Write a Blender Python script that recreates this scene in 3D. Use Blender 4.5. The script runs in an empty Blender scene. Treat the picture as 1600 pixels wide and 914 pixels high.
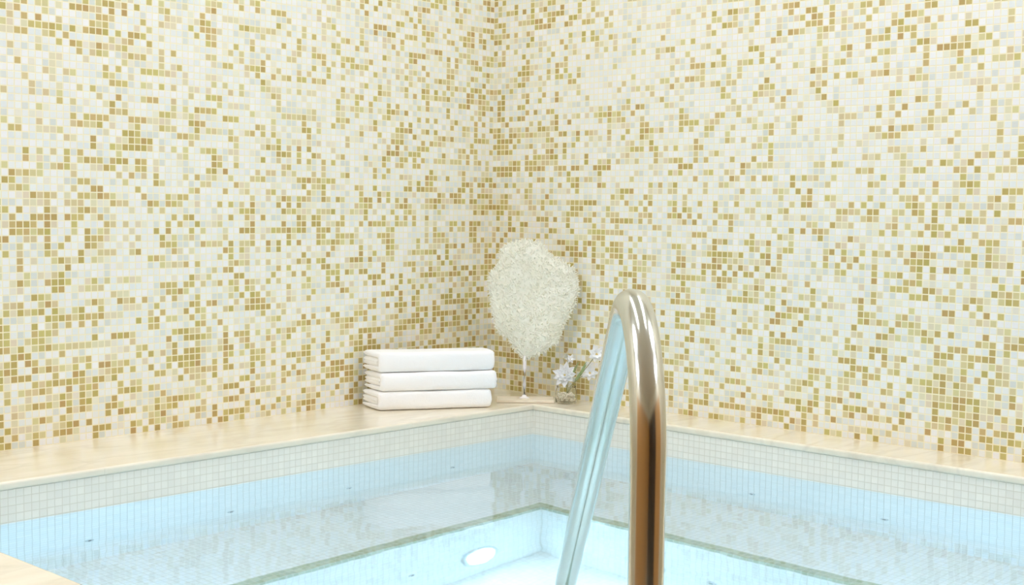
import bpy, bmesh, math, random
from mathutils import Vector, Matrix, noise

random.seed(7)
S = bpy.context.scene
COL = S.collection

# ------------------------------------------------------------------ camera
CAM = Vector((-3.718, -3.613, 0.7076))
RIGHT = Vector((0.6862291, -0.72728883, 0.01185699))
UP = Vector((0.03863565, 0.05272258, 0.99786152))
FWD = Vector((0.72635867, 0.68430351, -0.06427904))
cd = bpy.data.cameras.new('camera')
cam = bpy.data.objects.new('camera', cd)
COL.objects.link(cam)
cd.sensor_width = 36.0
cd.lens = 2085.24 / 1600 * 36.0
cd.clip_start = 0.02
M = Matrix((RIGHT, UP, -FWD)).transposed().to_4x4()
M.translation = CAM
cam.matrix_world = M
S.camera = cam

# ------------------------------------------------------------------ look
S.view_settings.view_transform = 'Standard'
S.view_settings.look = 'None'
S.view_settings.exposure = 0.08
S.view_settings.gamma = 1.0
S.view_settings.use_curve_mapping = False
S.cycles.use_denoising = True
S.cycles.max_bounces = 14
S.cycles.diffuse_bounces = 8
S.cycles.transmission_bounces = 8
S.cycles.glossy_bounces = 6
S.cycles.sample_clamp_indirect = 6.0
S.cycles.blur_glossy = 0.5

world = bpy.data.worlds.new('world')
S.world = world
world.use_nodes = True
world.node_tree.nodes['Background'].inputs[0].default_value = (1, 1, 1, 1)
world.node_tree.nodes['Background'].inputs[1].default_value = 0.0

STRIP_E = 16.0        # linear ceiling lamps
FILL_E = 9.6         # added round fill lamps, out of view
POOL_E = 60.0        # underwater lamps
STRIP_COL = (0.82, 0.87, 1.0)
POOL_COL = (0.41, 0.73, 1.0)
WALL_E = 135.0        # lamps above the bench
WALL_COL = (0.28, 0.63, 1.0)

# ------------------------------------------------------------------ main measures (metres, coping top is z = 0)
P = 0.021                    # mosaic pitch
W1, W2 = 0.4075, 0.198       # coping depth along the left / right wall
XN, YN = -2.49, -2.65        # near edges of the pool
WL = -0.108                  # water level
ZB = -0.607                  # bench top
E1, E2 = 0.860, 0.649      # bench edge along the left / right wall
BW = 0.424                   # bench width on the near sides
ZF = -1.055                  # footwell floor
FLOOR = -0.75
CEIL = 2.75
RX, RY = -5.6, -5.6

# ------------------------------------------------------------------ helpers
def link(name, bm, mat, parent=None, smooth=False, loc=None):
    me = bpy.data.meshes.new(name)
    bmesh.ops.recalc_face_normals(bm, faces=bm.faces)
    bm.to_mesh(me)
    bm.free()
    if smooth:
        for p in me.polygons:
            p.use_smooth = True
    o = bpy.data.objects.new(name, me)
    if mat is not None:
        me.materials.append(mat)
    COL.objects.link(o)
    if parent is not None:
        o.parent = parent
    if loc is not None:
        o.location = loc
    return o

def struct(o):
    o['kind'] = 'structure'
    return o

def tag(o, label, cat, group=None, kind=None):
    o['label'] = label
    o['category'] = cat
    if group:
        o['group'] = group
    if kind:
        o['kind'] = kind
    return o

def empty(name, loc, label, cat, group=None):
    o = bpy.data.objects.new(name, None)
    o.empty_display_size = 0.05
    COL.objects.link(o)
    o.location = loc
    return tag(o, label, cat, group)

def add_box(bm, a, b, bevel=0.0, seg=2):
    x0, y0, z0 = [min(a[i], b[i]) for i in range(3)]
    x1, y1, z1 = [max(a[i], b[i]) for i in range(3)]
    vs = [bm.verts.new(c) for c in ((x0, y0, z0), (x1, y0, z0), (x1, y1, z0), (x0, y1, z0),
                                    (x0, y0, z1), (x1, y0, z1), (x1, y1, z1), (x0, y1, z1))]
    fs = [bm.faces.new([vs[i] for i in f]) for f in ((0, 3, 2, 1), (4, 5, 6, 7), (0, 1, 5, 4),
                                                    (1, 2, 6, 5), (2, 3, 7, 6), (3, 0, 4, 7))]
    if bevel > 0:
        es = list({e for f in fs for e in f.edges})
        bmesh.ops.bevel(bm, geom=es, offset=bevel, segments=seg, affect='EDGES', profile=0.5)

def add_slab(bm, a, b, axis, side, bevel, seg=4):
    """box whose two long edges on one side (axis 0 = x, 1 = y; side -1 or 1) are rounded"""
    old = set(bm.verts)
    add_box(bm, a, b)
    vs = set(bm.verts) - old
    lim = (min if side < 0 else max)(v.co[axis] for v in vs)
    es = [e for e in bm.edges if e.verts[0] in vs and e.verts[1] in vs and
          all(abs(v.co[axis] - lim) < 1e-6 for v in e.verts) and abs(e.verts[0].co.z - e.verts[1].co.z) < 1e-6]
    bmesh.ops.bevel(bm, geom=es, offset=bevel, segments=seg, affect='EDGES', profile=0.5)

def frame_of(t, ref=Vector((0, 0, 1))):
    t = t.normalized()
    a = ref.cross(t)
    if a.length < 1e-4:
        a = Vector((1, 0, 0)).cross(t)
    a.normalize()
    return a, t.cross(a)

def add_tube(bm, pts, rad, n=24, cap=True, ref=None):
    pts = [Vector(p) for p in pts]
    rings = []
    for i, p in enumerate(pts):
        t = pts[min(i + 1, len(pts) - 1)] - pts[max(i - 1, 0)]
        if ref is None:
            a, b = frame_of(t)
        else:
            a = ref.normalized()
            b = t.normalized().cross(a)
        r = rad[i] if isinstance(rad, (list, tuple)) else rad
        rings.append([bm.verts.new(p + a * r * math.cos(k * 2 * math.pi / n) + b * r * math.sin(k * 2 * math.pi / n)) for k in range(n)])
    for i in range(len(rings) - 1):
        for k in range(n):
            bm.faces.new((rings[i][k], rings[i][(k + 1) % n], rings[i + 1][(k + 1) % n], rings[i + 1][k]))
    if cap:
        bm.faces.new(rings[0][::-1])
        bm.faces.new(rings[-1])
    return rings

def add_lathe(bm, prof, n=32, mat=None, closed=False):
    """prof: list of (r, z); spun about z, then moved by mat."""
    rings = []
    for r, z in prof:
        if r < 1e-6:
            rings.append([bm.verts.new((0, 0, z))])
        else:
            rings.append([bm.verts.new((r * math.cos(k * 2 * math.pi / n), r * math.sin(k * 2 * math.pi / n), z)) for k in range(n)])
    pairs = list(zip(rings, rings[1:]))
    if closed:
        pairs.append((rings[-1], rings[0]))
    for A, B in pairs:
        for k in range(n):
            k2 = (k + 1) % n
            if len(A) == 1 and len(B) == 1:
                continue
            if len(A) == 1:
                bm.faces.new((A[0], B[k], B[k2]))
            elif len(B) == 1:
                bm.faces.new((A[k], B[0], A[k2]))
            else:
                bm.faces.new((A[k], B[k], B[k2], A[k2]))
    if mat is not None:
        vs = [v for r in rings for v in r]
        bmesh.ops.transform(bm, matrix=mat, verts=vs)

# ------------------------------------------------------------------ materials
class N:
    def __init__(self, name):
        self.m = bpy.data.materials.new(name)
        self.m.use_nodes = True
        self.t = self.m.node_tree
        self.t.nodes.clear()
        self.out = self.t.nodes.new('ShaderNodeOutputMaterial')
    def new(self, typ, **kw):
        n = self.t.nodes.new(typ)
        for k, v in kw.items():
            setattr(n, k, v)
        return n
    def put(self, sock, v):
        if isinstance(v, bpy.types.NodeSocket):
            self.t.links.new(v, sock)
        elif isinstance(v, (tuple, list)) and len(v) == 3 and sock.type == 'RGBA':
            sock.default_value = (*v, 1)
        else:
            sock.default_value = v
    def math(self, op, a, b=0.0, c=None, clamp=False):
        n = self.new('ShaderNodeMath', operation=op)
        n.use_clamp = clamp
        self.put(n.inputs[0], a)
        self.put(n.inputs[1], b)
        if c is not None:
            self.put(n.inputs[2], c)
        return n.outputs[0]
    def vmath(self, op, a, b=(0, 0, 0), scale=None):
        n = self.new('ShaderNodeVectorMath', operation=op)
        self.put(n.inputs[0], a)
        if op != 'SCALE':
            self.put(n.inputs[1], b)
        if scale is not None:
            self.put(n.inputs['Scale'], scale)
        return n.outputs[0]
    def sep(self, v):
        n = self.new('ShaderNodeSeparateXYZ')
        self.put(n.inputs[0], v)
        return n.outputs
    def comb(self, x, y, z):
        n = self.new('ShaderNodeCombineXYZ')
        for i, v in enumerate((x, y, z)):
            self.put(n.inputs[i], v)
        return n.outputs[0]
    def mix(self, f, a, b):
        n = self.new('ShaderNodeMix', data_type='RGBA')
        self.put(n.inputs[0], f)
        self.put(n.inputs[6], a)
        self.put(n.inputs[7], b)
        return n.outputs[2]
    def white(self, v, w=0.0):
        n = self.new('ShaderNodeTexWhiteNoise', noise_dimensions='4D')
        self.put(n.inputs['Vector'], v)
        self.put(n.inputs['W'], w)
        return n.outputs['Value']
    def noise(self, v, scale, detail=2.0, rough=0.5):
        n = self.new('ShaderNodeTexNoise')
        self.put(n.inputs['Vector'], v)
        n.inputs['Scale'].default_value = scale
        n.inputs['Detail'].default_value = detail
        n.inputs['Roughness'].default_value = rough
        return n.outputs['Fac']
    def ramp(self, f, stops, interp='LINEAR'):
        n = self.new('ShaderNodeValToRGB')
        r = n.color_ramp
        r.interpolation = interp
        while len(r.elements) < len(stops):
            r.elements.new(0.5)
        for e, (p, c) in zip(r.elements, stops):
            e.position = p
            e.color = (*c, 1)
        self.put(n.inputs[0], f)
        return n.outputs[0]
    def pos(self):
        return self.new('ShaderNodeNewGeometry').outputs['Position']
    def nor(self):
        return self.new('ShaderNodeNewGeometry').outputs['True Normal']
    def bump(self, h, strength=0.3, dist=0.002):
        n = self.new('ShaderNodeBump')
        n.inputs['Strength'].default_value = strength
        n.inputs['Distance'].default_value = dist
        self.put(n.inputs['Height'], h)
        return n.outputs[0]
    def bsdf(self, color, rough=0.5, metal=0.0, normal=None, **kw):
        b = self.new('ShaderNodeBsdfPrincipled')
        self.put(b.inputs['Base Color'], color)
        self.put(b.inputs['Roughness'], rough)
        self.put(b.inputs['Metallic'], metal)
        if normal is not None:
            self.put(b.inputs['Normal'], normal)
        for k, v in kw.items():
            self.put(b.inputs[k], v)
        self.t.links.new(b.outputs[0], self.out.inputs[0])
        return b

def lin(r, g, b):
    f = lambda c: (c / 255 / 12.92) if c <= 10 else ((c / 255 + 0.055) / 1.055) ** 2.4
    return (f(r), f(g), f(b))

def grid(n, pitch, gap, joggle=0.0):
    """returns (cell vector, grout mask) for tiles on any axis-aligned face"""
    p, nr = n.pos(), n.nor()
    an = n.vmath('ABSOLUTE', nr)
    q = n.vmath('SCALE', p, scale=1.0 / pitch)
    q = n.vmath('SUBTRACT', q, n.vmath('SCALE', nr, scale=0.5))
    cell = n.vmath('FLOOR', q)
    fr = n.vmath('SUBTRACT', q, cell)
    fx = n.sep(fr)
    ax = n.sep(an)
    g = gap / pitch / 2
    masks = []
    for i in range(3):
        d = n.math('ABSOLUTE', n.math('SUBTRACT', fx[i], 0.5))
        mr = n.new('ShaderNodeMapRange')
        mr.inputs['From Min'].default_value = 0.5 - g * 1.35
        mr.inputs['From Max'].default_value = 0.5 - g * 0.65
        n.put(mr.inputs['Value'], d)
        masks.append(n.math('MULTIPLY', mr.outputs[0], n.math('SUBTRACT', 1.0, ax[i], clamp=True)))
    m = n.math('MAXIMUM', n.math('MAXIMUM', masks[0], masks[1]), masks[2])
    return cell, m

def mat_mosaic(name, seed, bias):
    n = N(name)
    cell, m = grid(n, P, 0.0031)
    # runs of like tiles: sometimes a tile takes the colour of a short row or column
    cs = n.sep(cell)
    u = n.math('ADD', cs[0], cs[1])
    v = cs[2]
    c0 = n.comb(u, v, seed)
    r0 = n.white(c0, 1.0)
    rowoff = n.math('FLOOR', n.math('MULTIPLY', n.white(n.comb(0, v, seed), 9.0), 4.0))
    coloff = n.math('FLOOR', n.math('MULTIPLY', n.white(n.comb(u, 0, seed), 5.0), 3.0))
    bh = n.comb(n.math('FLOOR', n.math('DIVIDE', n.math('ADD', u, rowoff), 3.0)), v, seed + 3)
    bv = n.comb(u, n.math('FLOOR', n.math('DIVIDE', n.math('ADD', v, coloff), 2.0)), seed + 7)
    rh, rv = n.white(bh, 2.0), n.white(bv, 3.0)
    pick = n.white(c0, 4.0)
    isr = n.math('GREATER_THAN', pick, 0.60)
    isc = n.math('LESS_THAN', pick, 0.30)
    r = n.math('ADD', n.math('MULTIPLY', isr, rh), n.math('MULTIPLY', isc, rv))
    r = n.math('ADD', r, n.math('MULTIPLY', n.math('SUBTRACT', 1.0, n.math('ADD', isr, isc)), r0))
    # the laid pattern thickens in drifts and towards the bottom
    cp = n.vmath('SCALE', c0, scale=P)
    L = n.noise(cp, 2.6, 2.0, 0.55)
    L2 = n.noise(cp, 9.0, 1.0, 0.5)
    drift = n.math('ADD', n.math('MULTIPLY', n.math('SUBTRACT', L, 0.5), 0.62), n.math('MULTIPLY', n.math('SUBTRACT', L2, 0.5), 0.55))
    hz = n.math('MULTIPLY', v, P)
    mr = n.new('ShaderNodeMapRange')
    mr.inputs['From Min'].default_value = 0.0
    mr.inputs['From Max'].default_value = 1.15
    mr.inputs['To Min'].default_value = 0.14
    mr.inputs['To Max'].default_value = -0.05
    n.put(mr.inputs['Value'], hz)
    # thicker near the room corner; warm bounced light there is painted as gold
    du = n.math('MULTIPLY', n.math('ABSOLUTE', u), P)
    mc = n.new('ShaderNodeMapRange')
    mc.inputs['From Min'].default_value = 0.0
    mc.inputs['From Max'].default_value = 0.55
    mc.inputs['To Min'].default_value = 0.17
    mc.inputs['To Max'].default_value = 0.0
    n.put(mc.inputs['Value'], du)
    f = n.math('ADD', n.math('ADD', r, drift), n.math('ADD', n.math('ADD', mr.outputs[0], mc.outputs[0]), bias))
    white1, white2, cool = lin(240, 239, 236), lin(237, 238, 232), lin(230, 234, 230)
    grey, cream, beige = lin(220, 223, 214), lin(233, 229, 210), lin(224, 214, 182)
    gold1, gold2, gold3 = lin(214, 200, 150), lin(202, 182, 118), lin(188, 164, 98)
    colr = n.ramp(f, [(0.0, white2), (0.18, white1), (0.34, cool), (0.44, white2), (0.52, grey), (0.60, cream), (0.66, beige),
                      (0.73, gold1), (0.83, gold2), (0.96, gold3)], 'CONSTANT')
    # a few tiles drift to green or rust
    hv = n.new('ShaderNodeHueSaturation')
    n.put(hv.inputs['Color'], colr)
    n.put(hv.inputs['Hue'], n.math('ADD', 0.482, n.math('MULTIPLY', n.white(c0, 6.0), 0.04)))
    n.put(hv.inputs['Value'], n.math('ADD', 0.965, n.math('MULTIPLY', n.white(c0, 8.0), 0.06)))
    col = n.mix(m, hv.outputs[0], lin(243, 235, 202))
    h = n.math('ADD', n.math('SUBTRACT', 1.0, m), n.math('MULTIPLY', n.noise(n.pos(), 260, 1.0), 0.12))
    rough = n.math('ADD', 0.30, n.math('MULTIPLY', m, 0.5))
    n.bsdf(col, rough, 0.0, n.bump(h, 0.35, 0.0012))
    return n.m

def mat_pooltile(name, c1, c2, grout, gap=0.0022, seed=0.0):
    n = N(name)
    cell, m = grid(n, P, gap)
    r = n.white(cell, seed)
    col = n.mix(m, n.mix(r, c1, c2), grout)
    h = n.math('SUBTRACT', 1.0, m)
    n.bsdf(col, n.math('ADD', 0.22, n.math('MULTIPLY', m, 0.5)), 0.0, n.bump(h, 0.4, 0.001))
    return n.m

def mat_marble(name):
    n = N(name)
    p = n.pos()
    q = n.vmath('MULTIPLY', p, (1.0, 1.0, 1.0))
    warp = n.new('ShaderNodeTexNoise')
    n.put(warp.inputs['Vector'], n.vmath('MULTIPLY', q, (0.9, 3.2, 3.0)))
    warp.inputs['Scale'].default_value = 1.6
    warp.inputs['Detail'].default_value = 5.0
    w = warp.outputs['Fac']
    vein = n.math('ABSOLUTE', n.math('SUBTRACT', w, 0.5))
    vm = n.new('ShaderNodeMapRange')
    vm.inputs['From Min'].default_value = 0.0
    vm.inputs['From Max'].default_value = 0.035
    vm.inputs['To Min'].default_value = 1.0
    vm.inputs['To Max'].default_value = 0.0
    n.put(vm.inputs['Value'], vein)
    cloud = n.noise(n.vmath('MULTIPLY', q, (1.5, 6.0, 4.0)), 2.0, 4.0, 0.6)
    base = n.ramp(cloud, [(0.3, lin(231, 220, 196)), (0.7, lin(242, 233, 212))])
    col = n.mix(n.math('MULTIPLY', vm.outputs[0], 0.30), base, lin(206, 196, 176))
    n.bsdf(col, 0.22, 0.0, None, **{'Coat Weight': 0.6, 'Coat Roughness': 0.22})
    return n.m

def mat_simple(name, col, rough=0.5, metal=0.0, bump=None, **kw):
    n = N(name)
    nm = None
    if bump:
        nm = n.bump(n.noise(n.pos(), bump[0], 3.0), bump[1], bump[2])
    n.bsdf(col, rough, metal, nm, **kw)
    return n.m

def mat_emit(name, col, e):
    n = N(name)
    em = n.new('ShaderNodeEmission')
    em.inputs[0].default_value = (*col, 1)
    em.inputs[1].default_value = e
    n.t.links.new(em.outputs[0], n.out.inputs[0])
    return n.m

def mat_water():
    n = N('water')
    g = n.new('ShaderNodeBsdfGlass')
    g.inputs['Color'].default_value = (0.96, 0.995, 1.0, 1)
    g.inputs['Roughness'].default_value = 0.05
    g.inputs['IOR'].default_value = 1.33
    p = n.pos()
    h = n.math('ADD', n.noise(p, 5.0, 2.0), n.math('MULTIPLY', n.noise(p, 22.0, 1.0), 0.10))
    n.put(g.inputs['Normal'], n.bump(h, 0.09, 0.02))
    n.t.links.new(g.outputs[0], n.out.inputs[0])
    return n.m

def mat_wood(name, a, b):
    n = N(name)
    p = n.pos()
    v = n.noise(n.vmath('MULTIPLY', p, (14.0, 14.0, 0.9)), 3.0, 4.0, 0.6)
    n.bsdf(n.ramp(v, [(0.3, a), (0.7, b)]), 0.4)
    return n.m

def mat_bronze():
    n = N('brushed_champagne_metal')
    p = n.pos()
    r = n.noise(n.vmath('MULTIPLY', p, (60.0, 60.0, 4.0)), 6.0, 2.0)
    n.bsdf((0.62, 0.62, 0.55), n.math('ADD', 0.15, n.math('MULTIPLY', r, 0.06)), 1.0)
    return n.m

def mat_terry():
    n = N('white_terry')
    p = n.pos()
    h = n.math('ADD', n.noise(p, 420.0, 2.0), n.math('MULTIPLY', n.noise(p, 60.0, 2.0), 0.6))
    n.bsdf(lin(253, 252, 250), 0.95, 0.0, n.bump(h, 0.5, 0.002), **{'Sheen Weight': 0.3})
    return n.m

def mat_coral():
    n = N('white_coral')
    p = n.pos()
    v = n.noise(p, 90.0, 3.0, 0.6)
    v2 = n.noise(p, 9.0, 2.0)
    c = n.mix(v2, lin(240, 237, 218), lin(250, 248, 236))
    c = n.mix(n.math('MULTIPLY', v, 0.25), c, lin(220, 218, 198))
    n.bsdf(c, 0.8, 0.0, n.bump(v, 0.6, 0.003))
    return n.m

M_WL = mat_mosaic('gold_and_white_mosaic_left', 1.0, 0.0)
M_WR = mat_mosaic('gold_and_white_mosaic_right', 31.0, 0.0)
M_BAND = mat_pooltile('ivory_pool_mosaic', lin(240, 240, 236), lin(233, 235, 231), lin(208, 206, 196))
M_TBAND = mat_pooltile('ivory_mosaic_warm_lit', lin(243, 238, 224), lin(237, 232, 218), lin(220, 213, 194), 0.002)  # same tile as the basin, warm light above the water put into its colour
M_TRIM = mat_pooltile('sage_trim_mosaic', lin(186, 196, 170), lin(158, 170, 146), lin(190, 190, 170), seed=3.0)
M_MARBLE = mat_marble('cream_marble')
M_CEIL = mat_simple('pale_ceiling_paint', lin(240, 238, 232), 0.9)
M_WALLP = mat_simple('beige_wall_paint', lin(222, 214, 196), 0.9)
M_TAN = mat_wood('tan_wood_panel', lin(204, 152, 90), lin(182, 130, 72))
M_DARK = mat_wood('dark_walnut', lin(48, 34, 24), lin(66, 48, 34))
M_FLOOR = mat_pooltile('beige_floor_mosaic', lin(214, 204, 184), lin(204, 194, 172), lin(180, 170, 150))
M_METAL = mat_bronze()
M_STEEL = mat_simple('satin_steel', (0.62, 0.66, 0.66), 0.28, 1.0)
M_JETD = mat_simple('dark_jet_throat', (0.05, 0.07, 0.08), 0.5)
M_TERRY = mat_terry()
M_CORAL = mat_coral()
M_STEM = mat_simple('white_enamel', lin(250, 246, 242), 0.7)
M_PLATE = mat_simple('cream_stone_plate', lin(240, 228, 206), 0.4)
M_GLASS = mat_simple('clear_glass', (0.98, 0.98, 0.95), 0.03, 0.0, None, **{'Transmission Weight': 1.0, 'IOR': 1.12})
M_SAND = mat_simple('pale_pebbles', lin(240, 232, 214), 0.8, 0.0, (150, 0.8, 0.004))
M_PETAL = mat_simple('white_petal', lin(248, 248, 246), 0.6, 0.0, None, **{'Subsurface Weight': 0.1})
M_LEAF = mat_simple('green_leaf', lin(150, 165, 110), 0.5)
M_TWIG = mat_simple('green_stem', lin(140, 140, 95), 0.6)
M_POLLEN = mat_simple('yellow_flower_centre', lin(226, 204, 130), 0.7)
M_WATER = mat_water()
M_STRIP = mat_emit('warm_lamp', STRIP_COL, STRIP_E)
M_FILL = mat_emit('fill_round_lamp', STRIP_COL, FILL_E)
M_POOLLAMP = mat_emit('cool_pool_lamp', POOL_COL, POOL_E)
M_WALLLAMP = mat_emit('blue_pool_lamp', WALL_COL, WALL_E)
M_FRAME = mat_simple('white_metal', lin(235, 235, 230), 0.4)
M_GROUTED = mat_simple('drain_grey', lin(120, 130, 130), 0.5)

# ------------------------------------------------------------------ room shell
T = 0.12
bm = bmesh.new(); add_box(bm, (RX - T, 0, FLOOR), (T, T, CEIL)); struct(link('wall_left', bm, M_WL))
bm = bmesh.new(); add_box(bm, (0, RY - T, FLOOR), (T, 0, CEIL)); struct(link('wall_right', bm, M_WR))
bm = bmesh.new(); add_box(bm, (RX - T, RY - T, FLOOR), (RX, 0, CEIL)); struct(link('wall_back', bm, M_WALLP))
bm = bmesh.new(); add_box(bm, (RX, RY - T, FLOOR), (0, RY, CEIL)); struct(link('wall_front', bm, M_WALLP))
# wood panelling on the lower part of the two walls behind the camera
bm = bmesh.new(); add_box(bm, (RX, RY + 0.02, FLOOR), (RX + 0.02, -0.7, 1.9), 0.003); struct(link('trim_2', bm, M_TAN))
bm = bmesh.new(); add_box(bm, (RX + 0.02, RY, FLOOR), (-0.7, RY + 0.02, 1.9), 0.003); struct(link('trim_3', bm, M_TAN))
bm = bmesh.new(); add_box(bm, (RX - T, RY - T, CEIL), (T, T, CEIL + T)); struct(link('ceiling', bm, M_CEIL))

XD, YD = XN - 0.5, YN - 0.5      # outer sides of the raised surround
bm = bmesh.new()
add_box(bm, (RX, RY, FLOOR - T), (XD, 0, FLOOR))
add_box(bm, (XD, RY, FLOOR - T), (0, YD, FLOOR))
struct(link('floor', bm, M_FLOOR))

# raised block round the pool (tiled band at the water line and basin walls)
TH = 0.022
for nm_, z_lo, z_hi, mt in (('pool_wall', ZF - T, WL, M_BAND), ('waterline_tile_band', WL, -TH, M_TBAND)):
    bm = bmesh.new()
    add_box(bm, (XD, -W1, z_lo), (0, 0, z_hi))
    add_box(bm, (-W2, YD, z_lo), (0, -W1, z_hi))
    add_box(bm, (XD, YD, z_lo), (XN, -W1, z_hi))
    add_box(bm, (XN, YD, z_lo), (-W2, YN, z_hi))
    struct(link(nm_, bm, mt))
TP = 2 * P
bm = bmesh.new()
add_box(bm, (XN, -E1 + TP, ZF - T), (-W2, -W1, ZB))
add_box(bm, (-E2 + TP, YN, ZF - T), (-W2, -E1 + TP, ZB))
add_box(bm, (XN, YN, ZF - T), (XN + BW - TP, -E1 + TP, ZB))
add_box(bm, (XN + BW - TP, YN, ZF - T), (-E2 + TP, YN + BW - TP, ZB))
struct(link('pool_bench', bm, M_BAND))
# one row of darker tiles along the lip of the bench, and the riser under it
bm = bmesh.new()
add_box(bm, (XN + BW - TP, -E1, ZB - P), (-E2, -E1 + TP, ZB + 0.0015))
add_box(bm, (-E2, YN + BW - TP, ZB - P), (-E2 + TP, -E1 + TP, ZB + 0.0015))
add_box(bm, (XN + BW - TP, YN + BW - TP, ZB - P), (XN + BW, -E1, ZB + 0.0015))
add_box(bm, (XN + BW, YN + BW - TP, ZB - P), (-E2, YN + BW, ZB + 0.0015))
struct(link('trim_1', bm, M_TRIM))
bm = bmesh.new()
add_box(bm, (XN + BW - TP, -E1, ZF), (-E2, -E1 + TP, ZB - P))
add_box(bm, (-E2, YN + BW - TP, ZF), (-E2 + TP, -E1 + TP, ZB - P))
add_box(bm, (XN + BW - TP, YN + BW - TP, ZF), (XN + BW, -E1, ZB - P))
add_box(bm, (XN + BW, YN + BW - TP, ZF), (-E2, YN + BW, ZB - P))
struct(link('bench_riser', bm, M_BAND))
bm = bmesh.new()
add_box(bm, (XN + BW - TP, YN + BW - TP, ZF - T), (-E2 + TP, -E1 + TP, ZF))
struct(link('pool_floor', bm, M_BAND))

# marble coping in slabs
OH = 0.004
bm = bmesh.new()
xs = [0.0, -0.787, -1.896, XD]
for a, b in zip(xs, xs[1:]):
    add_slab(bm, (b + 0.0002, -W1 - OH, -TH), (a - 0.0002, 0, 0), 1, -1, 0.007)
struct(link('coping_left', bm, M_MARBLE))
bm = bmesh.new()
ys = [-W1 - OH, -1.35, -2.45, YD]
for a, b in zip(ys, ys[1:]):
    add_slab(bm, (-W2 - OH, b + 0.0002, -TH), (0, a - 0.0002, 0), 0, -1, 0.007)
struct(link('coping_right', bm, M_MARBLE))
bm = bmesh.new()
add_slab(bm, (XD - 0.02, YD - 0.02, -TH), (XN + OH, -W1 - OH - 0.0004, 0), 0, 1, 0.007)
struct(link('coping_near', bm, M_MARBLE))
bm = bmesh.new()
add_slab(bm, (XN + OH + 0.0004, YD - 0.02, -TH), (-W2 - OH - 0.0004, YN + OH, 0), 1, 1, 0.007)
struct(link('coping_front', bm, M_MARBLE))

# water
bm = bmesh.new()
nx = 2
e = 0.0
vs = [bm.verts.new(c) for c in ((XN - e, YN - e, WL), (-W2 + e, YN - e, WL), (-W2 + e, -W1 + e, WL), (XN - e, -W1 + e, WL))]
bm.faces.new(vs)
wat = link('pool_water', bm, M_WATER)
tag(wat, 'clear pale blue water filling the square plunge pool', 'water', kind='stuff')
if wat.data.polygons[0].normal.z < 0:
    wat.data.flip_normals()

# dark double door and tan wall behind the photographer
bm = bmesh.new(); add_box(bm, (-5.45, RY, FLOOR), (-2.75, RY + 0.05, 1.85), 0.004)
struct(link('door_1', bm, M_DARK))

# ------------------------------------------------------------------ ceiling lamps
DIAG = Vector((math.cos(0.7924), math.sin(0.7924), 0))
LAT = Vector((DIAG.y, -DIAG.x, 0))
def ceiling_strip(lat, along, length, label):
    along += 0.3
    c = Vector((-2.55, -2.7, 0)) + DIAG * along + LAT * lat
    root = empty('linear_ceiling_light', (c.x, c.y, CEIL), label, 'ceiling light', 'linear lamps on the ceiling above the pool')
    root.rotation_euler = (0, 0, 0.7924)
    bm = bmesh.new()
    h, w = length / 2, 0.07
    add_box(bm, (-h - 0.01, -w - 0.01, -0.05), (h + 0.01, -w, 0))
    add_box(bm, (-h - 0.01, w, -0.05), (h + 0.01, w + 0.01, 0))
    add_box(bm, (-h - 0.01, -w, -0.05), (-h, w, 0))
    add_box(bm, (h, -w, -0.05), (h + 0.01, w, 0))
    link('frame', bm, M_FRAME, root)
    bm = bmesh.new()
    add_box(bm, (-h, -w, -0.045), (h, w, -0.035))
    link('diffuser', bm, M_STRIP, root)
ceiling_strip(-0.62, 1.45, 2.6, 'long white linear ceiling lamp left of the handrail line, above the pool')
ceiling_strip(0.62, 1.45, 2.6, 'long white linear ceiling lamp right of the handrail line, above the pool')

def fill_lamp(x, y, i):  # unseen lamp added to light the lower walls evenly
    root = empty('round_fill_light', (x, y, CEIL), 'added round fill lamp on the ceiling over the dry floor, out of view', 'ceiling light', 'added round fill lamps over the dry floor')
    bm = bmesh.new()
    add_lathe(bm, [(0.55, 0.0), (0.57, 0.0), (0.57, -0.06), (0.55, -0.06)], 32, None, True)
    link('frame', bm, M_FRAME, root, True)
    bm = bmesh.new()
    add_lathe(bm, [(0.0, -0.03), (0.55, -0.03), (0.55, -0.045), (0.0, -0.045)], 32)
    link('diffuser', bm, M_FILL, root)
for i, (x, y) in enumerate(((-4.9, -1.0), (-3.5, -0.9), (-0.9, -3.5), (-1.0, -4.9))):
    fill_lamp(x, y, i)

# ------------------------------------------------------------------ underwater lamps and jets
def wall_matrix(loc, n):
    n = Vector(n)
    a, b = frame_of(n)
    m = Matrix((a, b, n)).transposed().to_4x4()
    m.translation = Vector(loc)
    return m

def pool_lamp(loc, n, label, lens=None):
    root = empty('underwater_light', loc, label, 'pool light', 'round lamps under the bench')
    root.matrix_world = wall_matrix(loc, n)
    bm = bmesh.new()
    add_lathe(bm, [(0.056, 0.0), (0.056, 0.010), (0.060, 0.013), (0.070, 0.010), (0.074, 0.004), (0.074, 0.0)], 40)
    link('bezel', bm, M_STEEL, root, True)
    bm = bmesh.new()
    add_lathe(bm, [(0.0, 0.012), (0.03, 0.0105), (0.050, 0.007), (0.056, 0.003), (0.056, 0.0)], 40)
    link('lens', bm, lens or M_POOLLAMP, root, True)
pool_lamp((-0.925, -E1, -0.908), (0, -1, 0), 'round glowing white lamp under the bench on the left, left of the handrail')
pool_lamp((-E2, -1.267, -0.908), (-1, 0, 0), 'round underwater lamp in the right bench riser, behind the bronze handrail post')
pool_lamp((XN + BW, -1.6, -0.908), (1, 0, 0), 'round underwater lamp in the near left bench riser, out of the picture')
pool_lamp((-1.5, YN + BW, -0.908), (0, 1, 0), 'round underwater lamp in the near right bench riser, out of the picture')

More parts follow.
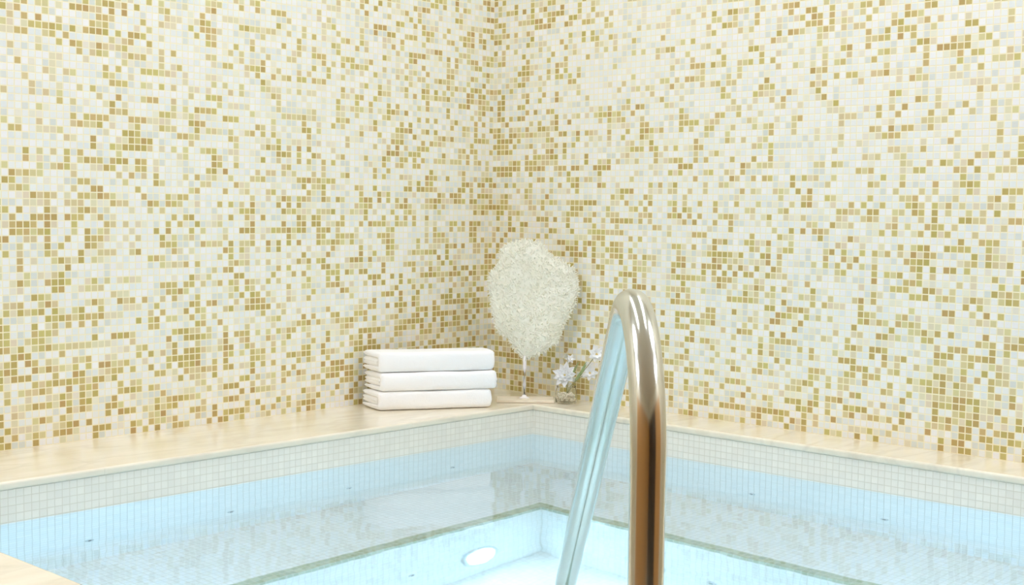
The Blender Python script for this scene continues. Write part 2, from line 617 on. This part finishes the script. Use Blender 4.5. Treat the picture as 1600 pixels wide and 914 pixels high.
def wall_lamp(loc, n, label):
    pool_lamp(loc, n, label, M_WALLLAMP)
for yy, wch in ((-1.0, 'nearer the left wall'), (-1.9, 'nearer the handrail')):
    wall_lamp((XN, yy, -0.22), (1, 0, 0), 'round lamp above the bench in the near left pool wall, %s' % wch)
for xx, wch in ((-0.8, 'nearer the right wall'), (-1.8, 'nearer the handrail')):
    wall_lamp((xx, YN, -0.22), (0, 1, 0), 'round lamp above the bench in the near right pool wall, %s' % wch)

def jet(loc, n, label, group):
    root = empty('water_jet', loc, label, 'jet', group)
    root.matrix_world = wall_matrix(loc, n)
    bm = bmesh.new()
    add_lathe(bm, [(0.0055, 0.001), (0.0055, 0.004), (0.008, 0.004), (0.012, 0.002), (0.012, 0.0)], 20)
    link('collar', bm, M_STEEL, root, True)
    bm = bmesh.new()
    add_lathe(bm, [(0.0, 0.003), (0.0055, 0.003), (0.0055, 0.0)], 16)
    link('nozzle', bm, M_JETD, root, True)
lab = {-0.60: 'small round jet in the left pool wall, nearest the pool corner', -1.052: 'small round jet in the left pool wall, second from the corner',
       -1.492: 'small round jet in the left pool wall, third from the corner', -1.94: 'small round jet in the left pool wall, leftmost in the picture'}
for x, l in lab.items():
    jet((x, -W1, -0.42), (0, -1, 0), l, 'jets in the left pool wall')
for y, l in {-1.337: 'small round jet in the right pool wall, just right of the handrail', -1.788: 'small round jet in the right pool wall, nearest the right edge of the picture',
             -0.89: 'small round jet in the right pool wall, behind the handrail post'}.items():
    jet((-W2, y, -0.42), (-1, 0, 0), l, 'jets in the right pool wall')
jet((-1.197, -E1, -0.892), (0, -1, 0), 'small jet in the left bench riser, left of the round lamp', 'jets in the bench risers')
jet((-E2, -1.505, -0.892), (-1, 0, 0), 'small jet in the right bench riser, right of the handrail', 'jets in the bench risers')

# ------------------------------------------------------------------ handrail
bx, by, ph, hh, rr, th, r2 = -2.6229, -2.7777, 0.79239, 0.44767, 0.14884, 0.59209, 0.10469
prof = []
prof.append((0.0, 0.002))
for i in range(1, 13):
    prof.append((0.0, hh * i / 12))
for i in range(1, 33):
    a = math.pi / 2 * i / 32
    prof.append((rr - rr * math.cos(a), hh + rr * math.sin(a)))
s0, z0 = rr + 0.0017, hh + rr
for i in range(0, 15):
    a = th * i / 14
    prof.append((s0 + r2 * math.sin(a), z0 - r2 * (1 - math.cos(a))))
s1, z1 = prof[-1]
Lr = 0.98
for i in range(1, 25):
    t = Lr * i / 24
    prof.append((s1 + t * math.cos(th), z1 - t * math.sin(th)))
s2, z2 = prof[-1]
r3 = 0.12
for i in range(1, 15):
    a = th + (math.pi / 2 - th) * i / 14
    prof.append((s2 + r3 * (math.sin(a) - math.sin(th)), z2 - r3 * (math.cos(th) - math.cos(a))))
s3, z3 = prof[-1]
prof.append((s3, ZF + 0.004))
root = empty('handrail', (bx, by, 0), 'curved champagne bronze metal handrail arching from the near coping down into the pool', 'handrail')
bm = bmesh.new()
pts = [Vector((s * math.cos(ph), s * math.sin(ph), z)) for s, z in prof]
add_tube(bm, pts, 0.019, 48, True, Vector((-math.sin(ph), math.cos(ph), 0)))
link('rail_tube', bm, M_METAL, root, True)
bm = bmesh.new()
add_lathe(bm, [(0.0192, 0.0005), (0.048, 0.0005), (0.050, 0.004), (0.046, 0.009), (0.026, 0.013), (0.0192, 0.014)], 48, None, True)
link('base_flange', bm, M_METAL, root, True)
bm = bmesh.new()
add_lathe(bm, [(0.0192, 0.0005), (0.048, 0.0005), (0.050, 0.004), (0.046, 0.009), (0.026, 0.013), (0.0192, 0.014)], 48,
          Matrix.Translation((s3 * math.cos(ph), s3 * math.sin(ph), ZF)), True)
link('base_flange', bm, M_METAL, root, True)

# ------------------------------------------------------------------ folded towels
def towel_mesh(L, W, H, seed):
    """folded towel: x along the front, y to the back, front fold at y = 0"""
    bm = bmesh.new()
    t = H / 4.0
    def cshape(y0, y1, zc, half, th, nseg=12):
        """closed outline (y, z) of a sheet folded round the front: two leaves joined by a half round"""
        o = []
        ro, ri = half, max(half - th, 0.0006)
        ry, rj = 0.020, max(0.020 - th * 0.6, 0.004)
        e = 0.62
        def arc(rad_y, rad_z, a):
            c, s_ = math.cos(a), math.sin(a)
            return (y0 + ry - rad_y * abs(c) ** e, zc + rad_z * math.copysign(abs(s_) ** e, s_))
        o.append((y1, zc - ro))
        o.append((y0 + ry, zc - ro))
        for i in range(1, nseg):
            o.append(arc(ry, ro, -math.pi / 2 - math.pi * i / nseg))
        o.append((y0 + ry, zc + ro))
        o.append((y1, zc + ro))
        o.append((y1, zc + ri))
        o.append((y0 + ry, zc + ri))
        for i in range(1, nseg):
            o.append(arc(rj, ri, math.pi / 2 + math.pi * i / nseg))
        o.append((y0 + ry, zc - ri))
        o.append((y1, zc - ri))
        return o
    outer = cshape(0.0, W, H / 2, H / 2, t * 0.99)
    inner = cshape(t * 0.98, W - 0.004, H / 2, H / 2 - t * 1.0, t * 0.99)
    n = 44
    for j, o in enumerate((outer, inner)):
        rings = []
        for i in range(n + 1):
            u = i / n
            x = u * L
            edge = min(u, 1 - u) * L
            rnd = 0.0
            rad = 0.010
            if edge < rad:
                rnd = (1 - math.sqrt(max(0, 1 - (1 - edge / rad) ** 2)))
            ring = []
            for (y, z) in o:
                zc = H / 2
                sgn = 1 if z > zc else -1
                zz = z - sgn * rnd * t * 0.35
                nz = noise.noise(Vector((x * 7 + seed * 5, y * 9, z * 20 + j * 3))) * 0.0028
                ny = noise.noise(Vector((x * 9 + seed * 3, z * 30, 3 + j))) * 0.003
                dx = noise.noise(Vector((seed, y * 20, z * 60 + j))) * 0.004
                if z < 0.004:
                    nz = abs(nz) * 0.3
                ring.append(bm.verts.new((x - 0.27 * y * (1 - u) ** 2 + dx + (0.004 if j == 1 and i == n else (-0.0 if i else 0)) , y + ny + (0.005 * rnd if y < 0.01 else 0), zz + nz)))
            rings.append(ring)
        m = len(o)
        for i in range(n):
            for k in range(m):
                bm.faces.new((rings[i][k], rings[i + 1][k], rings[i + 1][(k + 1) % m], rings[i][(k + 1) % m]))
        # the C-shaped ends as strips of quads
        half = m // 2
        for ring in (rings[0], rings[-1]):
            for k in range(half - 1):
                a, b = ring[k], ring[k + 1]
                c, d = ring[m - 2 - k], ring[m - 1 - k]
                try:
                    bm.faces.new((a, b, c, d))
                except ValueError:
                    pass
    return bm

FX = Vector((0.8669, -0.4985, 0)).normalized()
tw = math.atan2(FX.y, FX.x)
BACK = Vector((-FX.y, FX.x, 0))
TL, TW_ = 0.407, 0.148
tl = ['folded white towel at the bottom of the stack on the marble ledge',
      'folded white towel in the middle of the stack of three',
      'folded white towel on top of the stack beside the coral fan']
zz = 0.001
for i in range(3):
    h = (0.0645, 0.0645, 0.070)[i]
    off = (0.0, 0.004, 0.002)[i]
    ln = (TL - 0.002, TL + 0.008, TL + 0.006)[i]
    org = Vector((-0.720, -0.167, 0)) + FX * (off * 0.5 + (0.0, 0.004, -0.0)[i]) + BACK * (0.0, -0.004, 0.0)[i]
    o = link('folded_towel', towel_mesh(ln, TW_ - (0, 0, 0.002)[i], h, i + 1.0), M_TERRY, None, True)
    sub = o.modifiers.new('soft', 'SUBSURF')
    sub.levels = 1; sub.render_levels = 1
    o.location = (org.x, org.y, zz)
    o.rotation_euler = (0, 0, tw)
    tag(o, tl[i], 'towel', 'white folded towels in the stack')
    zz += h + 0.0012

# ------------------------------------------------------------------ coral fan sculpture
RH = Vector((RIGHT.x, RIGHT.y, 0)).normalized()      # across, facing the pool diagonal
FH = Vector((-RH.y, RH.x, 0))                         # away from the pool
sc = 4.90 / 2085.24
FANC = Vector((-0.168, -0.336, 0))
STEMPX = 815.0
fan = empty('coral_fan_sculpture', (FANC.x, FANC.y, 0), 'white sea fan coral disc on a thin stem in the mosaic corner', 'sculpture')
fan.rotation_euler = (0, 0, math.atan2(RH.y, RH.x))
# outline in pixels of the photograph, turned into metres about the stem
out_px = [(778.5, 388), (797, 381), (817, 377), (838, 383), (849, 398), (868, 409), (888, 419), (894, 435), (895, 452), (891, 473), (882, 492),
          (873, 509), (868, 525), (862, 537), (850, 543), (838, 551), (826, 557), (814, 559), (805, 552), (799, 543), (790, 530), (775.5, 520),
          (769, 508), (766.6, 497), (763, 484), (763.6, 470), (757.7, 452), (759, 430), (775, 414), (774, 400)]
ZY = 621.0   # image row of the stem's foot
poly = [Vector(((x - STEMPX) * sc, (ZY - y) * sc + 0.012)) for x, y in out_px]
def inside(p):
    c = False
    n = len(poly)
    for i in range(n):
        a, b = poly[i], poly[(i + 1) % n]
        if (a.y > p.y) != (b.y > p.y) and p.x < (b.x - a.x) * (p.y - a.y) / (b.y - a.y) + a.x:
            c = not c
    return c
def edge_dist(p):
    best = 9
    n = len(poly)
    for i in range(n):
        a, b = poly[i], poly[(i + 1) % n]
        d = b - a
        t = max(0, min(1, (p - a).dot(d) / d.length_squared))
        best = min(best, (a + d * t - p).length)
    return best
# core plate: grid kept where inside, domed and lumpy on both faces
bm = bmesh.new()
g = 0.006
x0, x1 = min(p.x for p in poly), max(p.x for p in poly)
y0, y1 = min(p.y for p in poly), max(p.y for p in poly)
front, backv = {}, {}
nxg, nyg = int((x1 - x0) / g) + 1, int((y1 - y0) / g) + 1
for i in range(nxg + 1):
    for j in range(nyg + 1):
        p = Vector((x0 + i * g, y0 + j * g))
        if inside(p):
            d = edge_dist(p)
            th_ = 0.003 + 0.010 * min(1, d / 0.04) + 0.004 * noise.noise(Vector((p.x * 60, p.y * 60, 0)))
            wv = 0.010 * noise.noise(Vector((p.x * 9, p.y * 9, 4)))
            front[i, j] = bm.verts.new((p.x, wv - th_, p.y))
            backv[i, j] = bm.verts.new((p.x, wv + th_, p.y))
quads = [(i, j) for (i, j) in front if (i + 1, j) in front and (i, j + 1) in front and (i + 1, j + 1) in front]
qs = set(quads)
for i, j in quads:
    bm.faces.new((front[i, j], front[i + 1, j], front[i + 1, j + 1], front[i, j + 1]))
    bm.faces.new((backv[i, j], backv[i, j + 1], backv[i + 1, j + 1], backv[i + 1, j]))
    for (di, dj, a, b) in ((-1, 0, (i, j), (i, j + 1)), (1, 0, (i + 1, j), (i + 1, j + 1)), (0, -1, (i, j), (i + 1, j)), (0, 1, (i, j + 1), (i + 1, j + 1))):
        if (i + di, j + dj) not in qs:
            try:
                bm.faces.new((front[a], front[b], backv[b], backv[a]))
            except ValueError:
                pass
loose = [v for v in bm.verts if not v.link_faces]
bmesh.ops.delete(bm, geom=loose, context='VERTS')
# stubby coral branches all over the front, the back and the rim
def stub(c, d, ln, r):
    a, b = frame_of(d)
    k = 6
    rings = []
    for s, q in ((0, 1.0), (0.55, 0.85), (0.9, 0.55)):
        rings.append([bm.verts.new(c + d * ln * s + (a * math.cos(m * 2 * math.pi / k) + b * math.sin(m * 2 * math.pi / k)) * r * q) for m in range(k)])
    tip = bm.verts.new(c + d * ln)
    for A, B in zip(rings, rings[1:]):
        for m in range(k):
            bm.faces.new((A[m], A[(m + 1) % k], B[(m + 1) % k], B[m]))
    for m in range(k):
        bm.faces.new((rings[-1][m], rings[-1][(m + 1) % k], tip))
rs = random.Random(11)
cnt = 0
while cnt < 2600:
    p = Vector((rs.uniform(x0, x1), rs.uniform(y0, y1)))
    if not inside(p):
        continue
    d = edge_dist(p)
    wv = 0.010 * noise.noise(Vector((p.x * 9, p.y * 9, 4)))
    side = -1 if rs.random() < 0.72 else 1
    radial = Vector((p.x, 0, p.y - 0.16))
    radial.normalize()
    dr = Vector((rs.uniform(-.7, .7), side * rs.uniform(0.5, 1.0), rs.uniform(-.5, .8))) + radial * (0.5 if d > 0.02 else 1.3)
    dr.normalize()
    stub(Vector((p.x, wv + side * (0.002 + 0.008 * min(1, d / 0.04)), p.y)), dr, rs.uniform(0.008, 0.016), rs.uniform(0.0018, 0.0036))
    cnt += 1
npoly = len(poly)
for i in range(npoly):
    a, b = poly[i], poly[(i + 1) % npoly]
    m = max(3, int((b - a).length / 0.0022))
    for k in range(m):
        q = a + (b - a) * ((k + rs.random()) / m)
        nrm = Vector((b.y - a.y, 0, -(b.x - a.x)))
        nrm.normalize()
        cen = Vector((q.x, 0, q.y - 0.30))
        if nrm.dot(cen) < 0:
            nrm = -nrm
        dr = nrm + Vector((rs.uniform(-.7, .7), rs.uniform(-.6, .6), rs.uniform(-.7, .7)))
        dr.normalize()
        wv = 0.010 * noise.noise(Vector((q.x * 9, q.y * 9, 4)))
        stub(Vector((q.x, wv + rs.uniform(-.003, .003), q.y)) - nrm * 0.005, dr, rs.uniform(0.008, 0.019), rs.uniform(0.0015, 0.0028))
link('coral_fan', bm, M_CORAL, fan, True)
bm = bmesh.new()
add_tube(bm, [(0, 0, 0.011), (0, 0, 0.06), (0.0005, 0, 0.12), (0, 0, 0.185)], [0.0072, 0.0066, 0.0062, 0.007], 16)
link('stem', bm, M_STEM, fan, True)
bm = bmesh.new()
add_box(bm, (-0.100, -0.050, 0.0008), (0.108, 0.050, 0.011), 0.0015)
link('base_plate', bm, M_PLATE, fan)
bm = bmesh.new()
add_lathe(bm, [(0.0, 0.011), (0.018, 0.011), (0.018, 0.014), (0.010, 0.017), (0.0065, 0.024)], 24)
link('stem_foot', bm, M_STEM, fan, True)

# ------------------------------------------------------------------ glass vase with white flowers
def at(px, py, depth):
    return CAM + depth * (FWD + RIGHT * ((px - 800) / 2085.24) - UP * ((py - 457) / 2085.24))
VX, VY = -0.092, -0.472
vase = empty('glass_vase', (VX, VY, 0), 'small squat clear glass vase of pale pebbles beside the coral fan', 'vase')
bm = bmesh.new()
add_lathe(bm, [(0.0, 0.001), (0.032, 0.001), (0.037, 0.004), (0.040, 0.025), (0.038, 0.045), (0.034, 0.058), (0.035, 0.062),
               (0.0335, 0.062), (0.0325, 0.058), (0.0365, 0.045), (0.0385, 0.025), (0.0355, 0.006), (0.0, 0.004)], 40)
link('bowl', bm, M_GLASS, vase, True)
bm = bmesh.new()
rs = random.Random(5)
for k in range(230):
    a, r = rs.uniform(0, 6.283), 0.031 * math.sqrt(rs.random())
    c = Vector((r * math.cos(a), r * math.sin(a), rs.uniform(0.011, 0.036)))
    res = bmesh.ops.create_icosphere(bm, subdivisions=1, radius=rs.uniform(0.003, 0.005), matrix=Matrix.Translation(c) @ Matrix.Diagonal((1.2, 1, 0.75, 1)))
o = link('pebbles', bm, M_SAND, vase, True)
o['kind'] = 'stuff'

def petal(bm, c, nrm, up, length, width, cup=0.25):
    """a pointed oval petal starting at c, lying along up, curling towards nrm"""
    nrm, up = nrm.normalized(), up.normalized()
    side = nrm.cross(up)
    rows = []
    for i in range(7):
        t = i / 6
        w = width * math.sin(math.pi * (0.12 + 0.88 * t) ** 0.8) if t < 1 else 0.0
        w = max(w, 0.0006)
        row = []
        for j in range(5):
            s = (j - 2) / 2
            q = c + up * length * t + side * w * s + nrm * (length * cup * t * t + width * 0.35 * s * s)
            row.append(q)
        rows.append(row)
    top = [[bm.verts.new(q + nrm * 0.0004) for q in row] for row in rows]
    bot = [[bm.verts.new(q - nrm * 0.0004) for q in row] for row in rows]
    for G, fl in ((top, 0), (bot, 1)):
        for i in range(6):
            for j in range(4):
                f = (G[i][j], G[i][j + 1], G[i + 1][j + 1], G[i + 1][j])
                bm.faces.new(f[::-1] if fl else f)
    for i in range(6):
        bm.faces.new((top[i][0], top[i + 1][0], bot[i + 1][0], bot[i][0]))
        bm.faces.new((top[i][4], bot[i][4], bot[i + 1][4], top[i + 1][4]))
    for j in range(4):
        bm.faces.new((top[6][j], top[6][j + 1], bot[6][j + 1], bot[6][j]))
        bm.faces.new((top[0][j], bot[0][j], bot[0][j + 1], top[0][j + 1]))

def flower(name, label, bloom_px, depth, size, petals, layers, stem_via, leaf_px=(), seed=1, buds=()):
    rs = random.Random(seed)
    foot = Vector((VX, VY, 0.03))
    root = empty(name, foot, label, 'flower', 'white flowers in the small glass vase')
    C = at(*bloom_px, depth) - foot
    view = (-FWD + Vector((rs.uniform(-.25, .25), rs.uniform(-.25, .25), 0.35))).normalized()
    a, b = frame_of(view)
    bm = bmesh.new()
    for L in range(layers):
        k = petals - L
        for i in range(k):
            ang = 2 * math.pi * (i + 0.5 * L) / k + rs.uniform(-.12, .12)
            d = a * math.cos(ang) + b * math.sin(ang) + view * (0.15 + 0.55 * L)
            petal(bm, C + view * 0.002 * L, view, d, size * (1 - 0.22 * L) * rs.uniform(.9, 1.08), size * 0.30, 0.22)
    link('petals', bm, M_PETAL, root, True)
    bm = bmesh.new()
    for k in range(14):
        ang, r = rs.uniform(0, 6.28), size * 0.12 * math.sqrt(rs.random())
        bmesh.ops.create_icosphere(bm, subdivisions=1, radius=size * 0.055, matrix=Matrix.Translation(C + (a * math.cos(ang) + b * math.sin(ang)) * r + view * size * 0.16))
    link('flower_centre', bm, M_POLLEN, root, True)
    bm = bmesh.new()
    via = at(*stem_via, depth) - foot
    p0, p2 = Vector((0, 0, 0)), C - view * 0.002
    pts = [p0 * (1 - t) ** 2 + via * 2 * t * (1 - t) + p2 * t * t for t in [q / 10 for q in range(11)]]
    add_tube(bm, pts, 0.0013, 8)
    for bp in buds:
        q = at(*bp, depth) - foot
        add_tube(bm, [pts[6], (pts[6] + q) / 2 + Vector((0, 0, 0.003)), q], 0.0009, 6)
    link('stem', bm, M_TWIG, root, True)
    for lp in leaf_px:
        bm = bmesh.new()
        q = at(*lp, depth) - foot
        d = (q - pts[5])
        petal(bm, pts[5], view, d, d.length, 0.0055, 0.08)
        link('leaf', bm, M_LEAF, root, True)
    for bp in buds:
        q = at(*bp, depth) - foot
        bm = bmesh.new()
        for i in range(5):
            ang = 2 * math.pi * i / 5
            d = Vector((0, 0, 1)) + (a * math.cos(ang) + b * math.sin(ang)) * 0.35
            petal(bm, q, d, Vector((0, 0, 1)) + (a * math.cos(ang) + b * math.sin(ang)) * 0.5, 0.017, 0.005, 0.05)
        link('bud', bm, M_PETAL, root, True)

flower('white_flower', 'largest white many-petalled flower at the front of the glass vase', (883, 587), 4.87, 0.048, 9, 3, (887, 608), (), 1)
flower('white_flower', 'small white flower with buds standing at the top of the vase', (891, 562), 4.90, 0.020, 6, 2, (888, 600), ((905, 566),), 2, ((886, 553), (880, 560)))
flower('white_flower', 'white flower leaning right of the vase towards the handrail, lower of two', (922, 583), 4.82, 0.033, 7, 2, (895, 590), ((917, 570), (908, 584)), 3)
flower('white_flower', 'white flower leaning right of the vase, upper one partly behind the handrail', (932, 554), 4.79, 0.035, 7, 2, (905, 588), ((916, 565),), 4)
